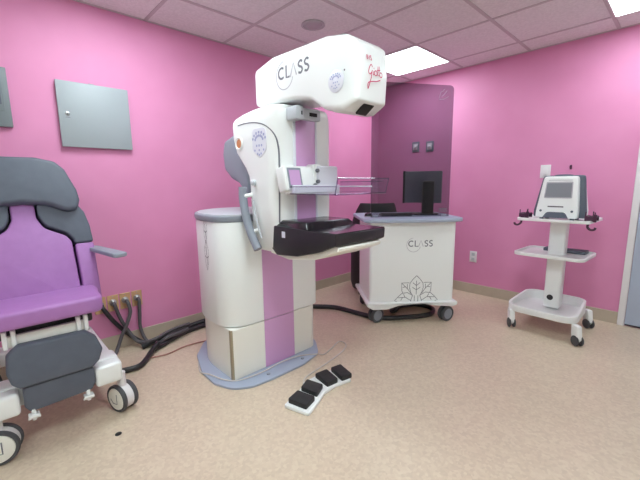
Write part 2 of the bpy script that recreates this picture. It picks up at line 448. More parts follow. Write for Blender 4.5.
hose('conduit', [(X0, .510, .355), (XL+.05, .53, .31), (XL+.035, .585, .21), (XL+.032, .655, .11), (-2.74, .73, .033), (-2.67, .80, .018), (-2.66, .88, .018), (-2.72, 1.0, .018), (-2.755, 1.15, .018)], .015, M['blackhose'],
     'black conduit emerging from behind the chair seat, slanting to the floor bundle')
hose('floor_conduit', [(-2.66, .715, .019), (-2.65, .80, .045), (-2.655, .90, .05), (-2.70, 1.0, .045), (-2.735, 1.12, .04), (-2.765, 1.28, .035), (-2.77, 1.5, .03), (-2.75, 1.8, .03), (-2.6, 2.05, .028), (-2.40, 2.165, .027)], .021, M['blackhose'],
     'thick black conduit running along the left wall behind the white column', 'cable')
hose('floor_conduit', [(-2.56, .77, .02), (-2.60, .86, .02), (-2.66, .96, .02), (-2.70, 1.08, .02), (-2.715, 1.25, .02), (-2.70, 1.45, .02)], .019, M['blackhose'],
     'second black conduit lying at floor level before the one along the left wall', 'cable')
hose('floor_conduit', [(-2.57, .80, .052), (-2.52, .74, .03), (-2.44, .675, .02), (-2.37, .60, .02), (-2.40, .48, .02), (-2.47, .36, .02)], .018, M['blackhose'],
     'black conduit branching across the floor to the chair base', 'cable')
hose('floor_conduit', [(-2.46, 2.10, .022), (-2.40, 2.168, .022), (-2.225, 2.303, .022), (-2.004, 2.336, .022), (-1.85, 2.36, .022), (-1.70, 2.44, .022), (-1.61, 2.56, .022), (-1.53, 2.69, .022), (-1.50, 2.80, .022), (-1.56, 2.92, .022), (-1.70, 2.93, .022),
      (-1.80, 2.80, .022), (-1.80, 2.62, .022), (-1.72, 2.56, .06), (-1.70, 2.62, .14)], .021, M['blackhose'],
     'black conduit running from behind the column and coiling under the white desk', 'cable')
hose('floor_cable', [(-2.47, .70, .006), (-2.44, .82, .006), (-2.47, .95, .006), (-2.45, 1.1, .006), (-2.38, 1.22, .006), (-2.2, 1.3, .02)], .005, M['redcable'],
     'thin reddish cable on the floor between conduits and white column', 'cable')
# dark spot
solo('floor_spot', lathe([(.015, 0), (.014, .002), (.009, .004), (0, .0045)], (-1.79, .34, 0), n=18), M['dark'],
     'small black round spot on the beige floor before the chair', 'spot', (-1.79, .34, 0))

# ------------------------------------------------------------------ mammography machine (front faces +X, axis of symmetry y = 1.31)
Y0 = 1.31
mm = thing('mammography_machine', 'white and lilac mammography machine with curved overhanging head and black breast support', 'medical machine', (-2.05, Y0, 0))
def column_outline(g=0.0, rc=.10, nb=28, hw=.362, rf=.05):
    """D-shaped footprint: flat front at x = -1.78, rounded back to x = -2.45"""
    xf = -1.78; yb = hw+g; pts = []
    for k in range(nb+1):
        a = PI*k/nb
        pts.append((-2.02-(.43+g)*math.sin(a), Y0+yb*math.cos(a)))      # from +y side round the back to -y side
    for k in range(9):
        a = R(-90+90*k/8); pts.append((xf-rc+rc*math.cos(a), Y0-yb+rc+rc*math.sin(a)))
    for k in range(9):
        a = R(90*k/8); pts.append((xf-rf+rf*math.cos(a), Y0+yb-rf+rf*math.sin(a)))
    return pts
lo = column_outline(-.018, .03, rf=.07); hi = column_outline(0, .15)
plate_pts = fillet([(-1.66, 1.02), (-1.645, 1.16), (-1.645, 1.40), (-1.69, 1.58), (-1.85, 1.70), (-2.2, 1.74), (-2.45, 1.5), (-2.45, 1.1), (-2.26, .95), (-2.02, .875), (-1.85, .87), (-1.72, .92)], .12)
obj('base_plate', prism(plate_pts, 0, .016, XY, .004, 2), M['plate'], mm)
obj('base_bolt', lathe([(.012, .016), (.012, .02), (.008, .022), (0, .022)], (-1.70, 1.16, 0), n=14), M['grey'], mm)
obj('base_bolt', lathe([(.012, .016), (.012, .02), (.008, .022), (0, .022)], (-1.70, 1.44, 0), n=14), M['grey'], mm)
ped = obj('pedestal_base', prism(lo, .016, .331, XY, .002, 1), M['cream'], mm)
obj('corner_strip', prism(fillet([(-1.808, .968), (-1.801, .970), (-1.793, .978), (-1.788, .978), (-1.788, .963), (-1.808, .961)], .003), .016, .330, XY), M['taupe'], ped)
ps = obj('pedestal_shell', prism(hi, .335, .970, XY, .006, 2), M['white'], mm)
cap = prism(column_outline(.006, .155), .970, 1.010, XY, .010, 3)
obj('pedestal_cap', cap, M['grey'], mm)
obj('pedestal_top', prism(column_outline(-.010, .14), 1.006, 1.015, XY, .003, 2), M['lgrey'], mm)
obj('front_panel', box(-1.785, -1.7765, 1.197, 1.437, .017, .331, .002, 1), M['lilac'], mm)
obj('front_panel', box(-1.785, -1.7765, 1.197, 1.437, .335, .90, .002, 1), M['lilac'], mm)
# lotus print on the rounded flank of the pedestal
def flank(u, v, h):
    a = R(180+3)+u*1.1; b = PI-a
    if b < 0: return (-2.02-b*.38, Y0-.362-h, v)
    return (-2.02-(.43+h)*math.sin(b), Y0-(.362+h)*math.cos(b), v)
lotus_f = [[(-.10+y_*.0, 0), (0, 0)] for y_ in ()]
lf = []
for z0_, s in ((.92, .12), (.76, .14)):
    for ln in ([(-.5, .5), (0, .9), (.5, .45), (.35, -.1), (0, -.45), (-.4, -.1), (-.5, .5)], [(0, .9), (0, -.4)], [(-.4, .2), (0, .1), (.4, .2)], [(-.2, .6), (.2, -.2)]):
        lf.append([(x*s*.9, z0_-.03+y*s) for x, y in ln])
obj('flower_print', strokes(lf, .005, flank, .0012), M['inkd'], ps, 0)

# C-arm body: side profile in XZ, extruded across
def arm_loft():
    rings = []
    for z, xb, xf, h in ((.800, -1.70, -1.60, .12), (.810, -1.75, -1.535, .165), (.840, -1.772, -1.497, .188), (1.05, -1.772, -1.49, .195), (1.19, -1.775, -1.49, .195), (1.235, -1.785, -1.49, .195), (1.28, -1.815, -1.49, .195),
                         (1.33, -1.865, -1.49, .195), (1.37, -1.905, -1.49, .195), (1.45, -1.935, -1.49, .195), (1.52, -1.942, -1.49, .195), (1.545, -1.938, -1.49, .193), (1.562, -1.915, -1.49, .188), (1.577, -1.84, -1.492, .186), (1.590, -1.75, -1.497, .178), (1.600, -1.68, -1.515, .16), (1.605, -1.64, -1.54, .13)):
        rings.append([(x, y, z) for x, y in fillet([(xb, Y0-h), (xf, Y0-h), (xf, Y0+h*1.11), (xb, Y0+h*1.11)], [.045, .09, .05, .045], 7)])
    return loft(rings)
ab = obj('arm_body', arm_loft(), M['white'], mm, 50)
obj('arm_panel', box(-1.50, -1.4845, 1.243, 1.385, .90, 1.575, .004, 2), M['lilac'], mm)
for s in (-1, 1):
    obj('panel_rail', box(-1.496, -1.480, Y0+s*.077-.006, Y0+s*.077+.006, .90, 1.57, .003, 2), M['padwhite'], mm)
def sidep(u, v, d):
    k = max(0, u+1.58); return (u, Y0-.195+(.09-math.sqrt(max(0, .0081-k*k)))-d, v)
obj('cover_seam', strokes([curve2([(-1.85, 1.522), (-1.78, 1.524), (-1.70, 1.520), (-1.62, 1.505), (-1.56, 1.48), (-1.525, 1.44), (-1.512, 1.38), (-1.510, 1.28), (-1.512, 1.15), (-1.515, .98)], 6)], .006, sidep, .0012), M['ink'], ab, 0)
def lotus_icons(cx, cz, s, to3, h):
    bms = []
    for k in range(-3, 4):
        for r_ in (1.0, .62):
            a = R(90+k*24); bms.append(disc(cx+s*r_*math.cos(a)*1.05, cz+s*(.2+r_*math.sin(a)*.8), s*.13, to3, h, 10))
    for dx in (-.5, 0, .5): bms.append(disc(cx+dx*s*.8, cz-.2*s, s*.12, to3, h, 10))
    for dx, dz in ((-.9, -.62), (.9, -.62), (0, -.62), (0, -1.05), (-.35, -.95), (.35, -.95)): bms.append(disc(cx+dx*s*.8, cz+dz*s, s*.11, to3, h, 10))
    return merge(*bms)
pad = obj('control_pad', prism(fillet([(-1.705, 1.485), (-1.575, 1.485), (-1.575, 1.37), (-1.63, 1.325), (-1.705, 1.37)], .03), -.002, .0025, sidep, .001, 1), M['padwhite'], mm)
obj('pad_icons', lotus_icons(-1.638, 1.405, .058, sidep, .0035), M['blueprint'], pad, 0)
oc = obj('arm_port', lathe([(.040, 0), (.040, .006), (.033, .010), (.026, .004), (0, .003)], (-1.845, 1.117, 1.421), (0, -1, 0), 24), M['white'], mm)
obj('port_button', lathe([(.026, .003), (.024, .0055), (0, .0055)], (-1.845, 1.117, 1.421), (0, -1, 0), 20), M['orange'], oc)
# rotation hub (grey, behind the arm) and the two grab handles
hub = fillet([(-1.86, 1.47), (-1.99, 1.485), (-2.09, 1.46), (-2.115, 1.38), (-2.10, 1.28), (-2.02, 1.22), (-1.93, 1.19), (-1.86, 1.12), (-1.80, 1.12), (-1.80, 1.30)], .04, 5)
obj('rotation_hub', prism(hub, 1.145, 1.475, XZ, .04, 4, 50), M['grey'], mm)
for s in (-1, 1):
    yy = lambda d: Y0+s*d
    g = obj('grab_handle', tube([(-1.785, yy(.222), 1.17), (-1.775, yy(.228), 1.10), (-1.745, yy(.232), 1.0), (-1.70, yy(.232), .91), (-1.645, yy(.226), .825)], .024, 12, 6, flat=.024), M['grey'], mm)
    obj('handle_bracket', rod((-1.70, yy(.23), .92), (-1.68, yy(.18), .93), .012), M['white'], g)
    obj('handle_bracket', rod((-1.765, yy(.225), 1.12), (-1.73, yy(.18), 1.13), .012), M['white'], g)
    obj('handle_knob', lathe([(.016, 0), (.016, .02), (.008, .03), (0, .03)], (-1.70, yy(.19), 1.195), (0, s, 0), 16), M['lgrey'], g)
    obj('release_lever', tube([(-1.70, yy(.212), 1.10), (-1.67, yy(.216), 1.0), (-1.625, yy(.214), .89)], .006, 8, 5), M['lgrey'], g)
# tube head
hp = [(-1.770, 1.622), (-1.770, 1.815), (-1.60, 1.848), (-1.377, 1.842), (-1.20, 1.838), (-1.08, 1.815), (-1.035, 1.78), (-1.02, 1.66), (-1.03, 1.545), (-1.105, 1.490), (-1.16, 1.488), (-1.215, 1.525), (-1.30, 1.583), (-1.42, 1.606)]
HN, HF = 1.185, 1.445
def head_bm():
    pts = fillet(hp, [.02, .035, .12, .2, .1, .04, .03, .1, .02, .02, .04, .1, .08, .1], 5)
    bm = bmesh.new()
    # plan taper: the nose narrows with a generous corner radius
    secs = [(HN, .012), (HN+.012, 0.0), (HF-.012, 0.0), (HF, .012)]
    bm = prism(pts, HN, HF, XZ, .040, 5, 50)
    for v in bm.verts:
        if v.co.x > -1.16:
            t_ = (v.co.x+1.16)/.14
            v.co.y = Y0+.005+(v.co.y-Y0-.005)*(1-.24*t_*t_)
        # underside of the nose rises toward both flanks
        if v.co.z < 1.53 and v.co.x > -1.2:
            v.co.z += .030*abs((v.co.y-Y0)/.13)**3
    return bm
head = obj('tube_head', head_bm(), M['white'], mm, 42)
obj('top_cover', prism(fillet([(-1.42, 1.21), (-1.10, 1.215), (-1.10, 1.405), (-1.42, 1.42)], .03), 1.822, 1.846, lambda u, v, d: (u, v, d-.12*max(0, u+1.25)), .004, 2), M['slate'], head)
obj('collimator_window', prism([(-1.094, 1.4972), (-1.046, 1.5325), (-1.046, 1.540), (-1.094, 1.505)], Y0-.036, Y0+.036, XZ), M['dark'], head)
hs = lambda u, v, d: (u, HN-d, v)
class_logo(head, (-1.540, 1.716), .061, lambda u, v, h: (u, HN-h, v), .17)
ip = obj('control_pad', lathe([(.048, 0), (.048, .002), (.045, .0035), (0, .0035)], (-1.135, HN+.003, 1.632), (0, -1, 0), 32), M['padwhite'], head)
obj('pad_icons', lotus_icons(-1.135, 1.632, .030, lambda u, v, d: hs(u, v, d-.0025), .0042), M['blueprint'], ip, 0)
obj('indicator', disc(-1.085, 1.668, .004, hs, -.003, 12), M['inkd'], head, 0)
# script lettering on the nose (plane facing +X)
nose = lambda u, v, h: (-1.0185+h-.9*(u-Y0)**2-.55*max(0, abs(v-1.64)-.03)**2*3, u, v)
ox, oz, s = 1.265, 1.615, .046
G = []
G.append(curve2([(.62, 1.5), (.45, 1.72), (.2, 1.45), (.08, 1.0), (.3, .85), (.55, 1.1), (.58, 1.2), (.45, .55), (.2, -.1), (.02, -.5), (.03, .0), (.5, .2), (1.2, .32), (1.9, .55)], 6))
G.append(curve2([(.80, 1.15), (.78, .85), (.9, .9)], 4)); G.append([(.83, 1.4), (.85, 1.48)])
for k in (1.12, 2.0): G.append([(k+.28*math.cos(2*PI*j/14)*.75, 1.05+.22*math.sin(2*PI*j/14)) for j in range(15)])
G.append(curve2([(1.5, 1.75), (1.42, 1.0), (1.55, .9)], 4)); G.append(curve2([(1.72, 1.78), (1.64, 1.02), (1.76, .92)], 4)); G.append([(1.32, 1.35), (1.85, 1.45)])
G = [[(ox+x*s, oz+y*s) for x, y in l] for l in G]
obj('brand_script', strokes(G, .0042, nose, .003), M['red'], head, 0, label='crimson handwritten lettering')
IM = [[(0, 0), (0, 1)], [(.3, 0), (.35, 1), (.65, .3), (.95, 1), (1.0, 0)], curve2([(1.7, .9), (1.4, .95), (1.35, .6), (1.7, .4), (1.65, .05), (1.3, .1)], 4)]
IM = [[(1.262+x*.017, 1.712+y*.020) for x, y in l] for l in IM]
obj('brand_letters', strokes(IM, .0035, nose, .003), M['red'], head, 0, label='small dark red capitals')

# bracket, display, carriage, paddle
br = obj('lamp_bracket', merge(box(-1.49, -1.405, 1.182, 1.238, 1.510, 1.578, .010, 2), box(-1.45, -1.410, 1.225, 1.356, 1.514, 1.568, .006, 2)), M['lgrey'], mm)
obj('bracket_slot', box(-1.412, -1.4085, 1.275, 1.330, 1.532, 1.551, .001, 1), M['dark'], br)
obj('bracket_mark', box(-1.408, -1.4040, 1.215, 1.223, 1.533, 1.552), M['dark'], br)
def tilt(bm, piv, ang):
    p = V(piv); bm.transform(Matrix.Translation(p) @ Matrix.Rotation(R(ang), 4, 'Y') @ Matrix.Translation(-p)); return bm
dp = obj('display', tilt(box(-1.475, -1.405, 1.112, 1.318, 1.150, 1.280, .010, 3), (-1.42, 1.15, 1.15), -12), M['white'], mm)
obj('bezel', tilt(box(-1.407, -1.4035, 1.130, 1.222, 1.163, 1.268, .003, 2), (-1.42, 1.15, 1.15), -12), M['grey'], dp)
obj('screen', tilt(box(-1.404, -1.4022, 1.141, 1.211, 1.178, 1.256), (-1.42, 1.15, 1.15), -12), M['screen'], dp)
obj('carriage', merge(box(-1.485, -1.412, 1.310, 1.360, 1.145, 1.290, .008, 2), box(-1.46, -1.41, 1.14, 1.43, 1.132, 1.156, .005, 2)), M['white'], mm)
obj('paddle_holder', box(-1.47, -1.402, 1.322, 1.482, 1.160, 1.282, .012, 3), M['padwhite'], mm)
for y_, z_ in ((1.322, 1.256), (1.326, 1.198), (1.305, 1.178)):
    obj('carriage_knob', lathe([(.0105, 0), (.0105, .012), (.007, .016), (0, .016)], (-1.410, y_, z_), (1, 0, 0), 14), M['ink'], mm)
pd = [box(-1.40, -1.08, 1.125, 1.500, 1.134, 1.139), box(-1.40, -1.08, 1.125, 1.129, 1.139, 1.172), box(-1.40, -1.10, 1.496, 1.500, 1.139, 1.195)]
pd.append(prism([(-1.088, 1.136), (-1.068, 1.208), (-1.064, 1.208), (-1.082, 1.136)], 1.125, 1.500, XZ))
pp = obj('compression_paddle', merge(*pd), M['clear'], mm, 0)
obj('paddle_edge', merge(rod((-1.066, 1.125, 1.208), (-1.066, 1.500, 1.208), .0035, 8), rod((-1.40, 1.127, 1.172), (-1.077, 1.127, 1.172), .0025, 8), rod((-1.40, 1.498, 1.195), (-1.10, 1.498, 1.195), .003, 8), rod((-1.085, 1.125, 1.136), (-1.085, 1.50, 1.136), .0035, 8),
    rod((-1.40, 1.125, 1.136), (-1.085, 1.125, 1.136), .0025, 8), rod((-1.085, 1.50, 1.136), (-1.066, 1.50, 1.208), .003, 8), rod((-1.085, 1.126, 1.136), (-1.067, 1.126, 1.208), .003, 8), rod((-1.40, 1.499, 1.137), (-1.085, 1.499, 1.137), .003, 8)), M['clearedge'], pp)
obj('paddle_rail', merge(box(-1.402, -1.13, 1.440, 1.450, 1.166, 1.173, .002, 1), box(-1.405, -1.385, 1.14, 1.48, 1.138, 1.180, .004, 1)), M['padwhite'], mm)
# detector and its white cradle
dn, df = 1.126, 1.498
dprof = [(-1.59, .965), (-1.585, .845), (-1.53, .803), (-1.36, .818), (-1.20, .858), (-1.085, .905), (-1.080, .957), (-1.26, .957), (-1.30, .960)]
det = obj('breast_support', prism(fillet(dprof, [.01, .01, .02, .02, .02, .006, .006, .01, .01], 3), dn, df, XZ, .005, 2), M['satin'], mm)
# glossy top plate and raised back ridge
obj('support_top', box(-1.30, -1.082, dn+.003, df-.003, .9565, .9605, .0015, 1), M['black'], det)
rp = [(-1.59, .955), (-1.575, .994), (-1.31, .994), (-1.27, .957)]
def ridge():
    bm = prism(rp, dn+.001, df-.001, XZ)
    for v in bm.verts:
        if v.co.z > .99:
            v.co.y = Y0+(v.co.y-Y0)*.84
    return bev(bm, .006, 2, 20)
obj('support_ridge', ridge(), M['black'], det)
obj('support_label', box(-1.478, -1.450, dn-.0008, dn+.002, .905, .938), M['padwhite'], det, 0)
obj('support_seam', box(-1.084, -1.0785, dn-.0006, dn+.001, .906, .956), M['dark'], det, 0)
crad = fillet([(-1.62, .865), (-1.62, .80), (-1.46, .783), (-1.25, .812), (-1.09, .872), (-1.085, .890), (-1.12, .900), (-1.24, .85), (-1.40, .815), (-1.52, .81)], .008, 3)
obj('support_cradle', prism(crad, dn+.025, df-.025, XZ, .006, 2), M['cream'], mm)

# ------------------------------------------------------------------ foot pedal
fp = thing('foot_pedal', 'white curved foot switch with four black pads on the floor before the machine', 'foot pedal', (-1.36, 1.29, 0))
c_in = [(-1.385, 1.035), (-1.425, 1.175), (-1.475, 1.26), (-1.475, 1.36), (-1.445, 1.545)]
c_out = [(-1.235, 1.080), (-1.275, 1.19), (-1.315, 1.275), (-1.320, 1.37), (-1.295, 1.480)]
outl = c_in+list(reversed(c_out))
obj('pedal_base', prism(fillet(outl, .012, 4), 0, .020, XY, .005, 2), M['white'], fp)
def pad_q(a, b, c, d_):
    pts = fillet([a, b, c, d_], .008, 3)
    bm = prism(pts, .018, .048, XY, .006, 2)
    return bm
quads = [((-1.380, 1.060), (-1.265, 1.090), (-1.292, 1.178), (-1.405, 1.150)), ((-1.415, 1.182), (-1.305, 1.205), (-1.345, 1.290), (-1.452, 1.262)),
         ((-1.462, 1.335), (-1.335, 1.315), (-1.325, 1.395), (-1.452, 1.425)), ((-1.446, 1.455), (-1.318, 1.420), (-1.302, 1.495), (-1.432, 1.530))]
for q in quads: obj('pedal_pad', pad_q(*q), M['rubber'], fp)
for x, y in ((-1.402, 1.10), (-1.437, 1.215), (-1.466, 1.375), (-1.450, 1.49)):
    obj('indicator', lathe([(.006, .019), (.005, .022), (0, .022)], (x, y, 0), n=10), M['dark'], fp)
obj('pedal_cable', tube([(-1.475, 1.25, .008), (-1.52, 1.31, .006), (-1.54, 1.42, .005), (-1.56, 1.56, .005), (-1.60, 1.74, .005), (-1.66, 1.83, .005), (-1.72, 1.82, .005), (-1.68, 1.70, .005), (-1.655, 1.60, .006), (-1.675, 1.55, .018), (-1.735, 1.44, .022), (-1.755, 1.30, .022), (-1.74, 1.15, .022),
     (-1.755, 1.0, .022), (-1.82, .93, .022), (-1.95, .89, .022), (-2.03, .872, .010), (-2.12, .90, .005), (-2.19, .93, .005), (-2.27, .98, .005), (-2.33, 1.04, .005)], .0042, 8, 8), M['cable'], fp)

# ------------------------------------------------------------------ workstation desk on casters (own frame: x along the front, y back)
WA = R(50); WM = (-1.548, 2.51, 0)
ws = thing('workstation_desk', 'white mobile workstation desk with grey top and lotus drawing, on grey casters', 'desk', WM, WA, world=False)
hl, hr = -.345, .380
pl = [(hl-.025, .195), (hl-.025, .165), (hl+.03, .135), (-.20, .135), (-.10, .165), (.10, .178), (.20, .160), (hr-.02, .145), (hr+.025, .160), (hr+.025, .190)]
obj('plinth', prism(fillet(pl, [.01, .02, .03, .05, .08, .08, .05, .03, .02, .01], 4), -.030, .58, XZ, .008, 2), M['white'], ws)
obj('cabinet_body', prism(fillet([(hl, 0), (hr, 0), (hr, .48), (hl, .48)], [.03, .03, .01, .01]), .19, .868, XY, .002, 1), M['white'], ws)
obj('desk_top', prism(fillet([(-.395, .0), (-.35, -.045), (.02, -.07), (.36, -.05), (.43, -.01), (.44, .62), (-.395, .62)], [.03, .06, .6, .06, .05, .06, .06]), .868, .900, XY, .010, 3), M['plate'], ws)
wf = lambda u, v, h: (u, -h, v)
class_logo(ws, (-.018, .663), .052, wf, .16)
LL = [[(.055+x*.155, .193+y*.172) for x, y in l] for l in lotus_lines()]
obj('flower_print', strokes(LL, .0045, wf, .0008), M['ink'], ws, 0)
def caster(x, y, r, mat_w, mat_f, parent, z_top, ang=0, tw=.016, gap=.008):
    """twin-wheel caster in the thing's frame"""
    ca, sa = math.cos(ang), math.sin(ang)                            # axle direction
    axd = V((ca, sa, 0)); fwd = V((-sa, ca, 0)); cen = V((x, y, r))
    c = obj('caster', merge(rod(cen+V((0, 0, r*.4)), (x, y, z_top), r*.28), rod(cen-axd*(gap*.9), cen+axd*(gap*.9), r*.5), ), mat_f, parent)
    for s in (-1, 1):
        w = obj('wheel', lathe([(r*.25, 0), (r*.86, 0), (r*.97, tw*.15), (r, tw*.35), (r, tw*.75), (r*.94, tw), (r*.78, tw), (r*.74, tw*.9), (r*.3, tw*.92), (0, tw*.92)], cen+axd*(s*gap), axd*s, 30), mat_w, c)
        obj('hub_cap', lathe([(r*.70, 0), (r*.66, tw*.08), (r*.2, tw*.14), (0, tw*.14)], cen+axd*(s*(gap+tw*.92)), axd*s, 24), M['grey'], w)
    return c
caster(-.275, .055, .066, M['tyre'], M['satin'], ws, .15, R(-62), .024, .008)
caster(.335, .040, .066, M['tyre'], M['satin'], ws, .16, R(-66), .024, .008)
caster(-.28, .52, .066, M['tyre'], M['satin'], ws, .16, R(-30), .024, .008)
caster(.30, .52, .066, M['tyre'], M['satin'], ws, .16, R(-30), .024, .008)
obj('glass_screen', prism(fillet([(-.318, .900), (.355, .900), (.352, 1.955), (-.318, 1.985)], [0, 0, .035, .035]), .112, .122, XZ, .0015, 1), M['glass'], ws, 20)
obj('glass_etching', strokes([[(.23+x*.013, 1.855+y*.025) for x, y in l] for l in ([(0, 0), (1, 2), (2.4, 2.2), (3.5, 3)], [(1.5, .6), (3, 1.1), (5, 2.4)], [(0, -.4), (3, -.2), (6, .6)])], .004, lambda u, v, h: (u, .112-h, v), .0006), M['inkl'], ws, 0)
obj('glass_foot', box(-.30, -.26, .10, .134, .898, .920, .004, 2), M['grey'], ws)
obj('glass_foot', box(.29, .33, .10, .134, .898, .920, .004, 2), M['grey'], ws)
obj('glass_caption', strokes([[(.265, .955), (.335, .955)], [(.265, .966), (.335, .966)], [(.265, .944), (.335, .944)]], .005, lambda u, v, h: (u, .112-h, v), .0006), M['ink'], ws, 0)

def W2(x, y, z=0):
    c, s = math.cos(WA), math.sin(WA); return (WM[0]+c*x-s*y, WM[1]+s*x+c*y, z)
# monitor seen from behind through the glass
mo = thing('monitor', 'grey computer monitor turned away on the desk behind the smoked glass', 'monitor', W2(.20, .34, .900), WA, world=False)
mr = Matrix.Rotation(R(-30), 4, 'Z')
def rot(bm, m): bm.transform(m); return bm
sh = obj('monitor_shell', rot(box(-.14, .20, .045, .075, .10, .39, .010, 2), Matrix.Translation((-.03, .03, 0)) @ mr), M['monitor'], mo)
obj('screen', rot(box(-.13, .19, .074, .077, .115, .375), Matrix.Translation((-.03, .03, 0)) @ mr), M['black'], sh)
obj('edge_trim', rot(box(-.150, -.130, .040, .080, .095, .395, .004, 2), Matrix.Translation((-.03, .03, 0)) @ mr), M['satin'], sh)
obj('stand', box(.005, .105, -.02, .03, .005, .30, .012, 3), M['satin'], mo)
obj('stand_base', prism(fillet([(-.10, -.09), (.13, -.09), (.13, .08), (-.10, .08)], .03), 0, .012, XY, .004, 2), M['satin'], mo)
kb = thing('keyboard', 'dark keyboard lying on the desk behind the smoked glass', 'keyboard', W2(-.03, .26, .900), WA, world=False)
obj('keyboard_base', box(-.17, .10, -.06, .06, 0, .016, .005, 2), M['satin'], kb)
obj('keys', merge(*[box(-.16+k*.0235, -.14+k*.0235, -.05+r_*.025, -.03+r_*.025, .014, .021, .002, 1) for k in range(11) for r_ in range(4)]), M['rubber'], kb)
mp = thing('desk_puck', 'small black dome with a metal rim at the left end of the desk top', 'control', W2(-.32, .20, .900), WA, world=False)
obj('dome', lathe([(.032, 0), (.034, .008), (.028, .026), (.012, .034), (0, .035)], (0, 0, 0), n=22), M['black'], mp)
obj('ring', lathe([(.037, 0), (.037, .006), (.033, .008)], (0, 0, 0), n=22), M['metal'], mp)
# closed-back chair behind the desk
oc_ = thing('tub_chair', 'black tub chair with a tall closed back behind the white desk', 'chair', (-2.34, 3.03, 0), R(48), world=False)
def tub(z0, z1, ro, ri, lean):
    """curved wall, open toward +y, of the chair's back and sides"""
    angs = [180-20+k*(220/18) for k in range(19)]
    rings = []
    for a in angs:
        k = abs(a-270)/110; top = z1-(z1-.66)*max(0, (k-.45)/.55)**1.0
        c, s_ = math.cos(R(a)), math.sin(R(a))
        P = lambda rr, z: (rr*c*.92, rr*s_-lean*(z-.4), z)
        rings.append([P(ro*.93, z0), P(ro, z0+.06), P(ro, top-.03), P(ro-.015, top), P(ri+.015, top), P(ri, top-.03), P(ri, z0+.06), P(ri, z0)])
    return loft(rings)
obj('backrest', tub(.05, .985, .265, .20, .04), M['rubber'], oc_, 50)
obj('seat', prism(fillet([(-.19, -.18), (.19, -.18), (.20, .26), (-.20, .26)], .07), .30, .45, XY, .03, 3), M['rubber'], oc_)
for x in (-.16, .16):
    for y in (-.12, .18): obj('leg', rod((x, y, 0), (x, y, .31), .018), M['satin'], oc_)

# ------------------------------------------------------------------ trolley with the device
CA = R(-3); CM = (-.685, 3.265, 0)
ct = thing('trolley', 'white two-shelf medical trolley on casters beside the pink back wall', 'trolley', CM, CA, world=False)
def tray(w2, d0, d1, z, h, rim, r, flare=0, dx=0):
    """a shallow tray: floor slab and raised rim"""
    o = fillet([(-w2, d0), (w2, d0), (w2-flare, d1), (-w2+flare, d1)], r, 6)
    n = len(o); cx = 0; cy = (d0+d1)/2
    inn = [(x*(1-rim/w2), cy+(y-cy)*(1-rim*2/(d1-d0))) for x, y in o]
    rings = [[(x, y, z) for x, y in o], [(x, y, z+h) for x, y in o], [(x, y, z+h) for x, y in inn], [(x, y, z+h*.45) for x, y in inn]]
    bm = loft(rings); bm.transform(Matrix.Translation((dx, 0, 0))); return bev(bm, .003, 2, 50)
obj('shelf', tray(.240, -.225, .20, .882, .022, .014, .045, 0, -.008), M['white'], ct)
obj('shelf', tray(.240, -.215, .20, .602, .026, .016, .06, 0, -.020), M['white'], ct)
obj('column', prism(fillet([(-.058, -.055), (.058, -.055), (.052, .06), (-.052, .06)], .02), .18, .884, XY, .003, 1), M['white'], ct)
obj('cable_port', lathe([(.022, 0), (.022, .004), (.014, .006), (.013, .002), (0, .002)], (-.008, -.055, .262), (0, -1, 0), 22), M['satin'], ct)
bt = tray(.252, -.250, .215, .140, .050, .022, .10, .035, -.028)
for v in bt.verts:                                                    # the rim climbs toward the back
    if v.co.z > .175: v.co.z += .045*max(0, min(1, (v.co.y+.2)/.25))
obj('base_tray', bt, M['white'], ct)
def trolley_caster(x, y, ang):
    c, s = math.cos(ang), math.sin(ang)
    fwd = V((c, s, 0)); ax = V((-s, c, 0)); r = .038
    cen = V((x, y, r))+fwd*.012
    prof_ = fillet([(-.036, .150), (-.030, .07), (-.012, .024), (.022, .026), (.040, .05), (.034, .085), (.022, .150)], .01, 3)
    g = obj('caster', prism(prof_, -.020, .020, lambda u, v, d: tuple(V((x, y, v))+fwd*u+ax*d), .006, 2), M['white'], ct)
    for s_ in (-1, 1):
        obj('wheel', lathe([(.0, 0), (r*.9, 0), (r, .003), (r, .010), (r*.85, .013), (0, .013)], cen+fwd*.004+ax*(s_*.012), ax*s_, 24), M['tyre'], g)
trolley_caster(-.225, -.225, R(-50)); trolley_caster(.230, -.240, R(-40)); trolley_caster(.200, .200, R(-40)); trolley_caster(-.205, .200, R(-60))
for s, hx in ((-1, -.216), (1, .218)):
    hb = [box(hx-.03, hx+.035, -.17, -.155, .90, .935, .003, 1), box(hx-.03, hx+.035, -.08, -.065, .90, .935, .003, 1), box(hx-.03, hx-.02, -.17, -.065, .925, .938, .003, 1), box(hx+.022, hx+.032, -.17, -.065, .925, .938, .003, 1),
          rod((hx-.025, -.162, .93), (hx-.025, -.162, .965), .004, 8), rod((hx+.028, -.162, .93), (hx+.028, -.162, .965), .004, 8), rod((hx, -.072, .93), (hx, -.072, .965), .004, 8), box(hx+.02, hx+.04, -.17, -.155, .895, .95, .003, 1)]
    obj('accessory_holder', merge(*hb), M['plum'], ct)
    obj('cable_hook', tube([(hx, -.19, .884), (hx, -.20, .862), (hx+s*.018, -.205, .846), (hx+s*.04, -.205, .848), (hx+s*.046, -.205, .862)], .008, 10, 5), M['plum'], ct)
c_, s_ = math.cos(CA), math.sin(CA)
def CT(x, y, z): return (CM[0]+c_*x-s_*y, CM[1]+s_*x+c_*y, z)
dv = thing('desktop_device', 'white and grey portable medical device with a grey screen, on the trolley top shelf', 'medical device', CT(0.002, -.06, .892), CA, world=False)
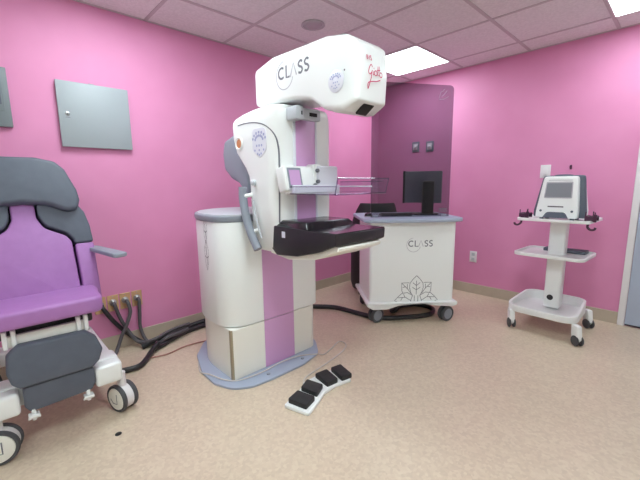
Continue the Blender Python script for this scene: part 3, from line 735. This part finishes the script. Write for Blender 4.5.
def shell(hb, ht, z1, y0, y1, lean, w):
    pts = fillet([(-hb, .018), (hb, .018), (hb, .07), (ht+.006, z1-.03), (ht, z1), (-ht, z1), (-ht-.006, z1-.03), (-hb, .07)], [.012, .012, .05, .05, .035, .035, .05, .05], 4)
    bm = prism(pts, y0, y1, XZ, w, 3, 50)
    for v in bm.verts: v.co.y += lean*v.co.z
    return bm
obj('front_shell', shell(.136, .106, .328, -.10, -.035, .16, .010), M['white'], dv)
obj('bumper', merge(shell(.172, .133, .336, -.036, .012, .16, .012)), M['slate'], dv)
obj('rear_shell', shell(.166, .124, .322, .011, .085, .05, .014), M['white'], dv)
obj('carry_handle', tube([(-.075, .03, .30), (-.06, .03, .328), (0, .03, .334), (.06, .03, .328), (.075, .03, .30)], .010, 10), M['slate'], dv)
lean = lambda u, v, h: (u, -.10+.16*v-h, v)
obj('bezel', prism(fillet([(-.092, .166), (.092, .166), (.086, .288), (-.086, .288)], .008), .0003, .002, lean, 0), M['inkl'], dv, 0)
obj('screen', prism([(-.085, .174), (.085, .174), (.080, .278), (-.080, .278)], .002, .003, lean, 0), M['grille'], dv, 0)
obj('grip_recess', prism(fillet([(-.085, .018), (.085, .018), (.060, .062), (-.060, .062)], [.002, .002, .03, .03]), .0002, .003, lean, 0), M['slate'], dv, 0)
obj('name_strip', prism([(-.058, .098), (.045, .098), (.045, .107), (-.058, .107)], .0002, .001, lean, 0), M['inkd'], dv, 0)
obj('top_strip', prism([(-.075, .298), (.08, .298), (.08, .302), (-.075, .302)], .0002, .001, lean, 0), M['inkl'], dv, 0)
for x in (-.102, .102): obj('button', lathe([(.009, 0), (.008, .003), (0, .003)], (x, -.10+.16*.07, .07), (0, -1, .16), 14), M['slate'], dv)
for x in (-.10, .10):
    for y in (-.06, .07): obj('foot', lathe([(.014, 0), (.014, .02)], (x, y, 0), n=12), M['slate'], dv)
fl = thing('flat_tray', 'dark flat case lying at the back of the trolley lower shelf', 'case', CT(.02, .13, .6137), CA, world=False)
obj('case', box(-.145, .145, -.055, .055, 0, .026, .006, 2), M['slate'], fl)

# ------------------------------------------------------------------ examination chair (faces +X)
YC = .142
ch = thing('examination_chair', 'purple and grey upholstered examination chair on large grey casters', 'chair', (-2.2, YC, 0))
bd = V((-.29, 0, .957)); bn = V((.957, 0, .29)); b0 = V((-2.30, YC, .60))
BK = lambda u, v, d: tuple(b0+V((0, u, 0))+bd*v+bn*d)
neck = [(.050, .56), (.050, .43), (.075, .375), (.165, .325), (.188, .29), (.194, -.06)]
cen_pts = neck+[(-u, v) for u, v in reversed(neck)]
obj('backrest', prism(fillet(cen_pts, [0, .05, .06, .04, .04, .01]+[.01, .04, .04, .06, .05, 0], 5), -.05, .035, BK, .010, 3, 50), M['purple'], ch)
obj('back_shell', prism(fillet([(.275, -.05), (.28, .3), (.26, .46), (.2, .56), (-.2, .56), (-.26, .46), (-.28, .3), (-.275, -.05)], .05), -.10, -.045, BK, .012, 2), M['satin'], ch)
for s in (-1, 1):
    sh_ = [(.058, .56), (.058, .44), (.082, .385), (.172, .336), (.197, .30), (.199, .275), (.288, .275), (.284, .37), (.268, .45), (.235, .505), (.17, .56)]
    if s < 0: sh_ = [(-u, v) for u, v in reversed(sh_)]
    n = len(sh_); rr = [0, .05, .05, .04, .03, 0, 0, .05, .05, .05, 0]
    obj('shoulder_cushion', prism(fillet(sh_, rr if s > 0 else list(reversed(rr)), 4), -.05, .045, BK, .010, 3, 50), M['slate'], ch)
    sd = [(.200, .272), (.203, -.06), (.282, -.06), (.288, .272)]
    if s < 0: sd = [(-u, v) for u, v in reversed(sd)]
    obj('side_cushion', prism(sd, -.05, .042, BK, .010, 3, 50), M['purple'], ch)
hd = [(.0, .505), (.10, .495), (.185, .452), (.235, .462), (.252, .515), (.246, .57), (.205, .69), (.165, .735), (.08, .755)]
hd = hd+[(-u, v) for u, v in reversed(hd[1:])]
obj('headrest', prism(fillet(hd, [.1, .1, .05, .03, .03, .06, .05, .05, .1, .1, .05, .05, .06, .03, .03, .05, .1], 4), -.03, .085, BK, .022, 4, 50), M['slate'], ch)
# seat
sp = [(-1.90, -.214), (-1.90, .214), (-1.97, .228), (-2.10, .238), (-2.17, .252), (-2.33, .258), (-2.33, -.258), (-2.17, -.252), (-2.10, -.238), (-1.97, -.228)]
bm = prism(fillet(sp, [.04, .04, .06, .03, .03, .02, .02, .03, .03, .06], 4), 0, .078, lambda u, v, d: (u, YC+v, d), .026, 4, 50)
for v in bm.verts: v.co.z += .590+(v.co.x+1.90)*.07
obj('seat', bm, M['purple'], ch)
bm = box(-2.30, -2.03, YC-.19, YC+.19, .53, .582, .01, 2)
for v in bm.verts: v.co.z += (v.co.x+1.90)*.13
obj('seat_pan', bm, M['satin'], ch)
for s in (-1, 1):
    ys = YC+s*.285
    a = obj('armrest', prism(fillet([(-2.40, ys-.034), (-2.40, ys+.030), (-2.02, ys+s*.055+.040), (-2.0, ys+s*.055-.032)], .025), .818, .842, XY, .009, 3), M['grey'], ch)
    obj('armrest_bracket', merge(rod((-2.36, ys, .83), (-2.44, YC+s*.24, .82), .014), rod((-2.37, ys, .825), (-2.44, YC+s*.25, .80), .012)), M['satin'], a)
# under-seat bar with end brackets
ub = obj('cross_bar', box(-1.985, -1.965, YC-.155, YC+.155, .495, .548, .004, 2), M['cream'], ch)
for s in (-1, 1):
    for k in (.118, .148):
        obj('bar_bracket', box(-1.975, -1.950, YC+s*k-.009, YC+s*k+.009, .495, .575, .003, 1), M['white'], ub)
# foot rest
fr1 = fillet([(-.172, .40), (-.165, .475), (-.125, .512), (.125, .505), (.165, .465), (.185, .40), (.165, .35), (.135, .325), (-.135, .325), (-.16, .35)], .02, 4)
ft = obj('footrest', prism(fr1, -1.955, -1.905, lambda u, v, d: (d+(v-.4)*-.12, YC+.012+u, v), .014, 3, 50), M['slate'], ch)
fr2 = fillet([(-.128, .322), (.140, .322), (.143, .240), (.123, .205), (-.112, .198), (-.130, .23)], .02, 4)
obj('footrest', prism(fr2, -1.955, -1.915, lambda u, v, d: (d, YC+.012+u, v), .010, 3, 50), M['slate'], ch)
for u in (-.09, .118):
    obj('footrest_clip', merge(box(-1.955, -1.915, YC+u-.008, YC+u+.008, .155, .215, .003, 1), box(-1.94, -1.90, YC+u-.02, YC+u+.02, .176, .186, .002, 1), rod((-1.93, YC+u-.022, .163), (-1.93, YC+u+.022, .163), .006, 8)), M['white'], ch)
# base frame
fb = [box(-2.10, -1.985, YC-.275, YC+.275, .205, .31, .018, 3)]
for s in (-1, 1):
    fb.append(box(-2.62, -1.99, YC+s*.235-.035, YC+s*.235+.035, .20, .29, .018, 3))
    o_ = .215 if s > 0 else .19
    fb.append(box(-2.03, -1.920, YC+s*o_-.060, YC+s*o_+.060, .198, .302, .016, 3))
fb.append(box(-2.62, -2.52, YC-.27, YC+.27, .20, .29, .018, 3))
obj('base_frame', merge(*fb), M['white'], ch)
obj('lift_column', merge(box(-2.40, -2.16, YC-.11, YC+.11, .25, .58, .02, 2)), M['lgrey'], ch)
def big_caster(x, y, r, ang, w=.046):
    ax = V((math.cos(ang), math.sin(ang), 0)); cen = V((x, y, r))
    c = obj('caster', merge(rod(cen+V((0, 0, r*.5)), (x, y, .21), .022), lathe([(r*.9, 0), (r*.9, w)], cen-ax*(w/2), ax, 32)), M['frame'], ch)
    for s in (-1, 1):
        wl = obj('wheel', lathe([(r*.5, 0), (r*.95, 0), (r, .004), (r, .017), (r*.95, .022), (r*.86, .022), (r*.84, .018), (0, .018)], cen+ax*(s*w/2), ax*s, 36), M['tyre'], c)
        obj('hub_cap', lathe([(r*.82, .016), (r*.8, .022), (r*.3, .027), (0, .027)], cen+ax*(s*w/2), ax*s, 32), M['cream'], wl)
        q = cen+ax*(s*(w/2+.0275))
        sd_ = ax.cross(V((0, 0, 1)))
        obj('hub_mark', strokes([[(-.02, .035), (-.02, -.02), (.012, -.02), (.03, .0)]], .005, lambda u, v, h: tuple(q+sd_*u+V((0, 0, v))+ax*(s*h)), .0008), M['ink'], wl, 0)
    return c
big_caster(-1.995, .420, .073, R(-70), .040)
big_caster(-1.965, -.075, .078, R(-14), .040)
big_caster(-2.56, .38, .077, R(-80), .040)
big_caster(-2.56, -.09, .077, R(-80), .040)

# ------------------------------------------------------------------ world and colour management
sc_ = bpy.context.scene
w = bpy.data.worlds.new('world'); sc_.world = w; w.use_nodes = True
w.node_tree.nodes['Background'].inputs['Color'].default_value = (.9, .9, 1, 1)
w.node_tree.nodes['Background'].inputs['Strength'].default_value = .0
vs = sc_.view_settings
vs.view_transform = 'Standard'; vs.look = 'None'; vs.gamma = 1; vs.use_curve_mapping = False
vs.exposure = 0.36
